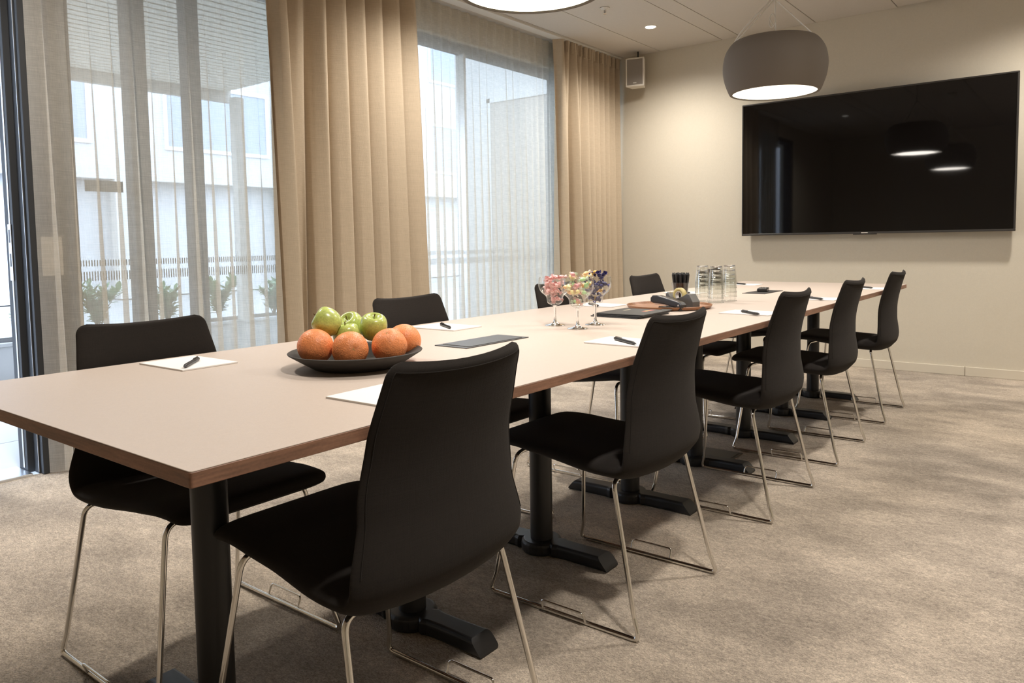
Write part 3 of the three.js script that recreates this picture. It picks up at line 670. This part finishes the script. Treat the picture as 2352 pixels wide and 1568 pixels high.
// ---------------------------------------------------------------- writing pads and pens
const padGeo = rbox(-0.105, 0.105, 0, 0.004, -0.077, 0.077, 0.0008, 1);
function makePen() {
  const p = new THREE.Group(); p.name = 'pen';
  const b = lathe([[0, -0.07], [0.0012, -0.0695], [0.0016, -0.066], [0.0045, -0.056], [0.0052, -0.05], [0.0052, 0.02], [0.0055, 0.021], [0.0055, 0.062], [0.0046, 0.066], [0.0028, 0.067], [0.0028, 0.072], [0, 0.0725]], 14).rotateX(Math.PI / 2);
  mesh('barrel', b, M.penBlack, p);
  mesh('clip', rbox(-0.0018, 0.0018, 0.0062, 0.0074, 0.022, 0.062, 0.0005, 1), M.plasticGrey, p);
  return p;
}
const penProto = makePen();
function putPen(a, b, y, label) {
  const o = penProto.clone(); o.name = numbered('pen'); scene.add(o);
  const A = V(a[0], y, a[1]), B = V(b[0], y, b[1]);
  o.position.copy(A).add(B).multiplyScalar(0.5); o.rotation.y = Math.atan2(B.x - A.x, B.z - A.z);
  return tag(o, label, 'pen', 'black pens on the writing pads');
}
const padY = TH + 0.004 + 0.0056;
const pads = [
  [-1.88, -1.025, 0.02, 'white writing pad before the window side chair by the door', [-1.787, -0.962], [-1.885, -1.055]],
  [-1.108, -1.022, 0.03, 'white writing pad partly hidden by the nearest chair back', [-1.03, -0.98], [-1.09, -1.1]],
  [-1.868, -2.0, 0.02, 'white writing pad before the window side chair by the middle drape', [-1.795, -1.945], [-1.9, -2.01]],
  [-1.108, -1.975, 0.0, 'white writing pad to the left of the second walkway side chair back', [-1.04, -1.905], [-1.155, -1.982]],
  [-1.12, -3.02, -0.06, 'white writing pad by the seam to the left of the third walkway chair', [-1.04, -2.905], [-1.155, -3.0]],
  [-1.86, -3.06, 0.0, 'white writing pad behind the stemmed candy glasses', [-1.805, -2.955], [-1.91, -3.04]],
  [-1.105, -3.86, 0.0, 'white writing pad to the left of the fourth walkway chair', [-1.045, -3.765], [-1.145, -3.855]],
  [-1.86, -4.0, 0.0, 'white writing pad behind the stapler on the window side', [-1.79, -3.9], [-1.9, -3.98]],
  [-1.075, -4.77, 0.0, 'white writing pad to the left of the last walkway chair', [-1.03, -4.705], [-1.135, -4.8]],
  [-1.86, -4.87, 0.0, 'white writing pad at the far end to the right of the tumblers', [-1.81, -4.795], [-1.93, -4.87]]];
pads.forEach(([x, z, t, label, a, b]) => {
  const p = tag(mesh('writing_pad', padGeo, M.paper), label, 'writing pad', 'writing pads laid out on the table'); p.position.set(x, TH + 0.0002, z); p.rotation.y = t;
  putPen(a, b, padY, label.replace('white writing pad', 'black pen on the pad'));
});

// ---------------------------------------------------------------- plate of fruit
{
  const c = [-1.463, TH, -1.236];
  const pl = thing('fruit_plate', 'dark stoneware plate holding oranges and green apples', 'plate', c);
  mesh('dish', lathe([[0, 0.0005], [0.098, 0.0005], [0.105, 0.002], [0.135, 0.02], [0.164, 0.038], [0.1655, 0.0405], [0.163, 0.042], [0.132, 0.026], [0.1, 0.009], [0.09, 0.007], [0, 0.007]], 72), M.stone, pl);
  const mkOrange = () => {
    const g = new THREE.Group(); g.name = 'orange';
    const s = new THREE.SphereGeometry(0.044, 40, 28), p = s.attributes.position;
    for (let i = 0; i < p.count; i++) { const v = V(p.getX(i), p.getY(i), p.getZ(i)), y = v.y / 0.044; const d = 1 + 0.012 * Math.sin(v.x * 110) * Math.cos(v.z * 90) - 0.05 * Math.exp(-(1 - y) * 60) ; p.setXYZ(i, v.x * d, v.y * d * 0.985, v.z * d); }
    s.computeVertexNormals();
    mesh('peel', s, M.orange, g);
    mesh('navel', lathe([[0, 0.0408], [0.0035, 0.0415], [0.004, 0.0405], [0, 0.038]], 10), M.navel, g);
    return g;
  };
  const mkApple = () => {
    const g = new THREE.Group(); g.name = 'apple';
    const pr = new THREE.SplineCurve([[0, 0.023], [0.005, 0.0235], [0.011, 0.0295], [0.021, 0.0335], [0.031, 0.026], [0.0352, 0.01], [0.0335, -0.008], [0.026, -0.024], [0.016, -0.0315], [0.008, -0.031], [0, -0.027]].map(([x, y]) => new THREE.Vector2(x, y))).getPoints(40);
    mesh('skin', new THREE.LatheGeometry(pr.map((v) => new THREE.Vector2(Math.max(0, v.x), v.y)), 36), M.apple, g);
    mesh('stalk', tubeThrough([V(0, 0.022, 0), V(0.001, 0.032, 0.001), V(0.004, 0.041, 0.002)], (t) => 0.0011 + 0.0006 * t, 6), M.stem, g);
    return g;
  };
  const o0 = mkOrange(), a0 = mkApple();
  const put = (proto, x, y, z, rx, ry, rz, label, cat) => { const o = proto.clone(); o.name = numbered(proto.name); scene.add(o); o.position.set(x, y, z); o.rotation.set(rx, ry, rz); return tag(o, label, cat, cat === 'orange' ? 'oranges on the plate' : 'green apples on the plate'); };
  put(o0, -1.513, 0.793, -1.152, 2.6, 0, 0.4, 'leftmost orange on the plate', 'orange');
  put(o0, -1.43, 0.7875, -1.191, 1.9, 0.3, -1.2, 'middle orange at the front of the plate', 'orange');
  put(o0, -1.388, 0.7885, -1.28, 0.5, 0, -0.35, 'orange with its green navel turned up at the front right', 'orange');
  put(o0, -1.432, 0.788, -1.373, -0.6, 0, 0.2, 'orange at the back right, half hidden by another orange', 'orange');
  put(a0, -1.53, 0.847, -1.205, 0.5, 0.4, 0.75, 'highest green apple, at the left with its stalk pointing left', 'apple');
  put(a0, -1.578, 0.822, -1.322, 0.75, 0.5, -0.1, 'green apple at the back middle with its dimple facing forward', 'apple');
  put(a0, -1.493, 0.824, -1.323, 0.25, 0.2, -0.3, 'pale green apple at the right above the oranges', 'apple');
  put(a0, -1.521, 0.803, -1.258, 0.1, 0, 0.1, 'green apple peeping out low between the other apples', 'apple');
}

// ---------------------------------------------------------------- stemmed glasses with wrapped sweets
const stemGlass = (() => {
  const g = new THREE.Group(); g.name = 'stemmed_glass';
  const out = [[0.0265, 0.083], [0.0285, 0.092], [0.0305, 0.103], [0.036, 0.111], [0.048, 0.121], [0.056, 0.134], [0.0592, 0.15], [0.0585, 0.167], [0.057, 0.176]];
  const sm = (p) => new THREE.SplineCurve(p.map(([x, y]) => new THREE.Vector2(x, y))).getPoints(36).map((v) => [v.x, v.y]);
  const o = sm([[0.006, 0.072], [0.016, 0.076], ...out]);
  const inn = o.slice(6).map(([r, y]) => [r - 0.0014, y + 0.0006]).reverse();
  mesh('bowl', lathe([...o, ...inn, [0, 0.082]], 44), M.glass, g);
  mesh('stem', lathe(sm([[0, 0.0735], [0.0065, 0.0735], [0.0052, 0.064], [0.0045, 0.045], [0.005, 0.022], [0.0085, 0.011], [0.018, 0.006], [0.034, 0.0026], [0.0355, 0.0015], [0.035, 0.0004], [0.001, 0.0004]]), 40), M.glassSolid, g);
  return g;
})();
const sweetGeo = (() => {
  const body = new THREE.SphereGeometry(0.0085, 14, 10).scale(1.35, 0.85, 0.95);
  const fan = (s) => gridSurface(4, 12, (u, v) => { const a = v * Math.PI * 2, r = 0.0022 + u * 0.0075 * (1 + 0.25 * Math.sin(a * 4)); return [s * (0.0105 + u * 0.0085), Math.cos(a) * r * 0.75, Math.sin(a) * r * 0.9]; });
  return { body, ends: [fan(-1), fan(1)] };
})();
const wrap = (r, g, b, o = {}) => phys({ color: lin(r, g, b), roughness: 0.28, side: THREE.DoubleSide, clearcoat: 0.5, clearcoatRoughness: 0.2, ...o });
const stripeTex = (c1, c2) => { const t = tex(64, (i, x, y) => ((x + y * 0.6) % 16 < 7 ? c1 : c2), true, 1); t.repeat.set(2, 2); return t; };
const sweetKinds = {
  red: [[phys({ map: stripeTex([205, 62, 72], [245, 226, 218]), roughness: 0.3, clearcoat: 0.5 }), wrap(0.8, 0.5, 0.48, { transmission: 0.4, thickness: 0 })]],
  mixed: [[wrap(0.82, 0.36, 0.4), wrap(0.85, 0.62, 0.58, { transmission: 0.4, thickness: 0 })], [wrap(0.45, 0.72, 0.36), wrap(0.7, 0.82, 0.66, { transmission: 0.4, thickness: 0 })], [wrap(0.85, 0.5, 0.25), wrap(0.85, 0.7, 0.55, { transmission: 0.4, thickness: 0 })], [wrap(0.85, 0.75, 0.35), wrap(0.85, 0.8, 0.6, { transmission: 0.4, thickness: 0 })]],
  blue: [[wrap(0.018, 0.016, 0.09, { metalness: 0.35 }), wrap(0.035, 0.03, 0.15, { metalness: 0.35 })], [wrap(0.018, 0.016, 0.09, { metalness: 0.35 }), wrap(0.035, 0.03, 0.15, { metalness: 0.35 })], [wrap(0.7, 0.42, 0.1, { metalness: 0.5 }), wrap(0.03, 0.028, 0.13, { metalness: 0.35 })]],
};
function sweetsIn(x, z, kind, n, heap, label) {
  const grp = label;
  for (let i = 0; i < n; i++) {
    const k = sweetKinds[kind][i % sweetKinds[kind].length], o = new THREE.Group(); o.name = numbered('wrapped_sweet'); scene.add(o);
    mesh('sweet', sweetGeo.body, k[0], o); for (const e of sweetGeo.ends) mesh('wrapper_end', e, k[1], o);
    let r, y, a = i * 2.4 + rr(0, 0.6);
    const f = i / n;
    if (f < 0.1) { y = 0.096; r = rr(0, 0.012); } else if (f < 0.4) { y = 0.125 + rr(0, 0.004); r = rr(0.008, 0.03); } else if (f < 0.75) { y = 0.145 + rr(0, 0.008); r = 0.042 * Math.sqrt(rnd()); } else { y = 0.165 + heap * rr(0.2, 1); r = 0.045 * Math.sqrt(rnd()) * (1 - heap * 4); }
    o.position.set(x + Math.cos(a) * r, TH + y, z + Math.sin(a) * r); o.rotation.set(rr(-0.6, 0.6), rr(0, 6.28), rr(-0.7, 0.7));
    const word = { mixed: ['pink', 'green', 'orange', 'yellow'], blue: ['dark blue', 'dark blue', 'gold'] }[kind]?.[i % sweetKinds[kind].length];
    tag(o, word ? label.replace(kind === 'mixed' ? 'pastel' : 'dark blue and gold', word) : label, 'sweet', grp);
  }
}
for (const [x, z, kind, n, heap, label, sl] of [
  [-1.562, -2.253, 'red', 26, 0.012, 'leftmost stemmed glass, filled with red striped sweets', 'red striped wrapped sweet in the leftmost stemmed glass'],
  [-1.433, -2.205, 'mixed', 28, 0.03, 'middle and nearest stemmed glass, filled with pastel wrapped sweets', 'pastel wrapped sweet in the middle stemmed glass'],
  [-1.447, -2.345, 'blue', 22, 0.026, 'rear right stemmed glass, filled with dark blue wrapped chocolates', 'dark blue and gold wrapped chocolate in the rear stemmed glass']]) {
  const g = stemGlass.clone(); g.name = numbered('stemmed_glass'); scene.add(g); g.position.set(x, TH + 0.0002, z); tag(g, label, 'glass', 'stemmed glasses of sweets');
  sweetsIn(x, z, kind, n, heap, sl);
}

// ---------------------------------------------------------------- folders
for (let k = 0; k < 3; k++) {
  const o = thing('brochure', ['lowest black brochure in the stack beside the stemmed glasses', 'middle black brochure in the stack beside the stemmed glasses', 'top black brochure with small coloured print beside the stemmed glasses'][k], 'brochure', [-1.51 + k * 0.004, TH + 0.0003 + k * 0.0052, -2.715 - k * 0.006], -0.05 + k * 0.035, 'black brochures in a stack');
  mesh('cover', rbox(-0.108, 0.108, 0, 0.0042, -0.125, 0.125, 0.0008, 1), M.folder, o);
  mesh('pages', rbox(-0.105, 0.106, 0.0012, 0.003, -0.1255, 0.1245, 0.0004, 1), M.paper, o);
  if (k === 2) {
    mesh('print_block', box(0.03, 0.05, 0.0042, 0.0044, -0.1, -0.015), std({ color: lin(0.55, 0.12, 0.1), roughness: 0.5 }), o);
    mesh('print_block', box(0.032, 0.048, 0.0044, 0.0045, -0.06, -0.03), std({ color: lin(0.75, 0.5, 0.16), roughness: 0.5 }), o);
    mesh('print_title', box(-0.06, -0.05, 0.0042, 0.0044, -0.08, -0.02), std({ color: lin(0.5, 0.44, 0.32), roughness: 0.5 }), o);
  }
}

// ---------------------------------------------------------------- tray with desk supplies
const TR = [-1.525, TH, -3.1];
{
  const t = thing('serving_tray', 'round wooden tray with a thin raised rim holding stapler and tape', 'tray', TR);
  mesh('dish', metreUV(lathe([[0, 0.0035], [0.165, 0.0035], [0.178, 0.007], [0.186, 0.016], [0.188, 0.0165], [0.1895, 0.015], [0.182, 0.004], [0.166, 0.0003], [0, 0.0003]], 72)), M.tray, t);
  t.children[0].geometry.computeVertexNormals();
}
const trayY = TH + 0.0037;
{ // stapler: base, magazine, top arm
  const s = thing('stapler', 'black and silver desk stapler lying on the round tray', 'stapler', [-1.47, trayY, -2.995], -0.34);
  const side = (pts, w, bev = 0.002) => { const sh = new THREE.Shape(pts.map(([x, y]) => new THREE.Vector2(x, y))); const g = new THREE.ExtrudeGeometry(sh, { depth: w - 2 * bev, bevelEnabled: true, bevelSize: bev, bevelThickness: bev, bevelSegments: 3 }).translate(0, 0, -w / 2 + bev); g.computeVertexNormals(); return g; };
  mesh('base', side([[-0.055, 0], [0.075, 0], [0.075, 0.006], [0.03, 0.01], [-0.05, 0.009]], 0.034), M.plasticBlack, s);
  mesh('magazine', side([[-0.085, 0.018], [0.06, 0.014], [0.06, 0.021], [-0.085, 0.026]], 0.016, 0.001), M.steel, s);
  mesh('top_arm', side([[-0.1, 0.032], [-0.088, 0.028], [-0.02, 0.026], [0.066, 0.012], [0.078, 0.014], [0.08, 0.022], [0.07, 0.03], [0, 0.043], [-0.06, 0.053], [-0.09, 0.052], [-0.1, 0.044]], 0.034, 0.005), M.plasticBlack, s);
  mesh('hinge_pin', new THREE.CylinderGeometry(0.004, 0.004, 0.0365, 16).rotateX(Math.PI / 2).translate(0.068, 0.021, 0), M.steel, s);
}
{
  const s = thing('tape_dispenser', 'grey desk tape dispenser behind the stapler on the tray', 'tape dispenser', [-1.452, trayY, -3.085], -0.3);
  const sh = new THREE.Shape([[-0.075, 0], [0.075, 0], [0.076, 0.03], [0.055, 0.06], [0.04, 0.061], [0.02, 0.05], [-0.03, 0.036], [-0.055, 0.045], [-0.07, 0.062], [-0.078, 0.06], [-0.076, 0.02]].map(([x, y]) => new THREE.Vector2(x, y)));
  const body = new THREE.ExtrudeGeometry(sh, { depth: 0.04, bevelEnabled: true, bevelSize: 0.003, bevelThickness: 0.003, bevelSegments: 2 }).translate(0, 0, -0.02); body.computeVertexNormals();
  mesh('body', body, M.plasticGrey, s);
  mesh('cutter', rbox(-0.083, -0.066, 0.06, 0.068, -0.012, 0.012, 0.001, 1), M.steel, s);
  const r = thing('tape_roll', 'yellowish roll of adhesive tape in the grey dispenser', 'tape', [-1.468, trayY + 0.054, -3.09], -0.3);
  mesh('roll', lathe([[0.019, -0.009], [0.034, -0.009], [0.034, 0.009], [0.019, 0.009], [0.019, -0.009]], 40).rotateX(Math.PI / 2), M.tape, r);
  mesh('core', lathe([[0.0165, -0.0095], [0.019, -0.0095], [0.019, 0.0095], [0.0165, 0.0095], [0.0165, -0.0095]], 32).rotateX(Math.PI / 2), M.paper, r);
}
{ // scissors
  const s = thing('scissors', 'pair of scissors lying at the front of the round tray', 'scissors', [-1.5, trayY, -2.955], -0.1);
  const blade = (k) => { const sh = new THREE.Shape([[-0.1, 0], [-0.01, -0.007], [0.02, -0.004], [0.02, 0.004], [-0.01, 0.006]].map(([x, y]) => new THREE.Vector2(x, y * k))); return new THREE.ExtrudeGeometry(sh, { depth: 0.0015, bevelEnabled: false }).rotateX(-Math.PI / 2); };
  mesh('blade', blade(1).translate(0, 0.001, 0), M.steel, s); mesh('blade', blade(-1).translate(0, 0.003, 0).rotateY(0.12), M.steel, s);
  for (const k of [-1, 1]) mesh('handle', new THREE.TorusGeometry(0.016, 0.0042, 8, 24).scale(1.4, 1, 0.7).rotateX(Math.PI / 2).translate(0.045, 0.004, k * 0.016), M.plasticGrey, s);
}
{ // cup of pens
  const X = -1.585, Z = -3.345;
  const c = thing('pen_cup', 'clear flared plastic cup full of black pens', 'cup', [X, TH + 0.0002, Z]);
  const o = new THREE.SplineCurve([[0.036, 0], [0.035, 0.02], [0.034, 0.045], [0.037, 0.07], [0.044, 0.1]].map(([x, y]) => new THREE.Vector2(x, y))).getPoints(20).map((v) => [v.x, v.y]);
  mesh('cup_wall', lathe([[0, 0], ...o, ...o.map(([r, y]) => [r - 0.0018, Math.max(y, 0.003)]).reverse(), [0, 0.003]], 40), M.clear, c);
  const spots2 = []; for (let i = 0; i < 17; i++) { const ring = i < 11; const a = ring ? i / 11 * 6.283 : (i - 11) / 6 * 6.283 + 0.3; spots2.push([Math.cos(a) * (ring ? 0.0355 : 0.018), Math.sin(a) * (ring ? 0.0355 : 0.018)]); }
  for (const [dx, dz] of spots2) {
    const o2 = penProto.clone(); o2.name = numbered('pen'); scene.add(o2);
    const foot = V(X + dx * 0.62, TH + 0.0045, Z + dz * 0.62), top = V(X + dx * 1.05, TH + 0.146 + rr(-0.003, 0.003), Z + dz * 1.05), d = top.clone().sub(foot).normalize();
    o2.position.copy(foot).addScaledVector(d, 0.0705); o2.quaternion.setFromUnitVectors(V(0, 0, 1), d);
    tag(o2, 'black pen standing in the clear pen cup', 'pen', 'black pens in the cup');
  }
}
// ---------------------------------------------------------------- stacked tumblers
{
  const g = new THREE.Group(); g.name = 'tumbler';
  const prof = [[0, 0.092], [0.0255, 0.092], [0.0275, 0.09], [0.03, 0.07], [0.0335, 0.04], [0.0365, 0.0], [0.0352, 0.0], [0.0322, 0.04], [0.0287, 0.07], [0.026, 0.082], [0, 0.083]];
  mesh('glass_wall', lathe(prof, 40), M.glass, g);
  mesh('rim', new THREE.TorusGeometry(0.0358, 0.0012, 8, 44).rotateX(Math.PI / 2).translate(0, 0.0012, 0), M.glassSolid, g);
  mesh('base_disc', lathe([[0, 0.0835], [0.0262, 0.0835], [0.027, 0.09], [0, 0.0915]], 32), M.glassSolid, g);
  const stacks = [[-1.545, -3.505, 'left'], [-1.452, -3.452, 'front'], [-1.44, -3.585, 'right rear']];
  for (const [x, z, w] of stacks) for (let k = 0; k < 5; k++) {
    const o = g.clone(); o.name = numbered('tumbler'); scene.add(o); o.position.set(x, TH + 0.0002 + k * 0.0212, z); o.rotation.y = k;
    tag(o, `clear upturned tumbler, ${['lowest', 'second from below', 'middle one', 'fourth from below', 'topmost'][k]} in the ${w} stack`, 'glass', 'stacked tumblers');
  }
}
// ---------------------------------------------------------------- remote control
{
  const r = thing('remote_control', 'small black remote control lying on the far cable hatch', 'remote', [-1.508, TH + 0.0044, -4.25], 0.25);
  mesh('body', rbox(-0.028, 0.028, 0.0, 0.02, -0.062, 0.062, 0.006, 3), M.plasticBlack, r);
  const bg = rbox(-0.005, 0.005, 0.0198, 0.0214, -0.004, 0.004, 0.001, 1);
  for (let i = 0; i < 3; i++) for (let j = 0; j < 6; j++) { const b = mesh('button', bg, M.plasticGrey, r); b.position.set(-0.014 + i * 0.014, 0, -0.042 + j * 0.016); }
}

renderer.render(scene, camera);
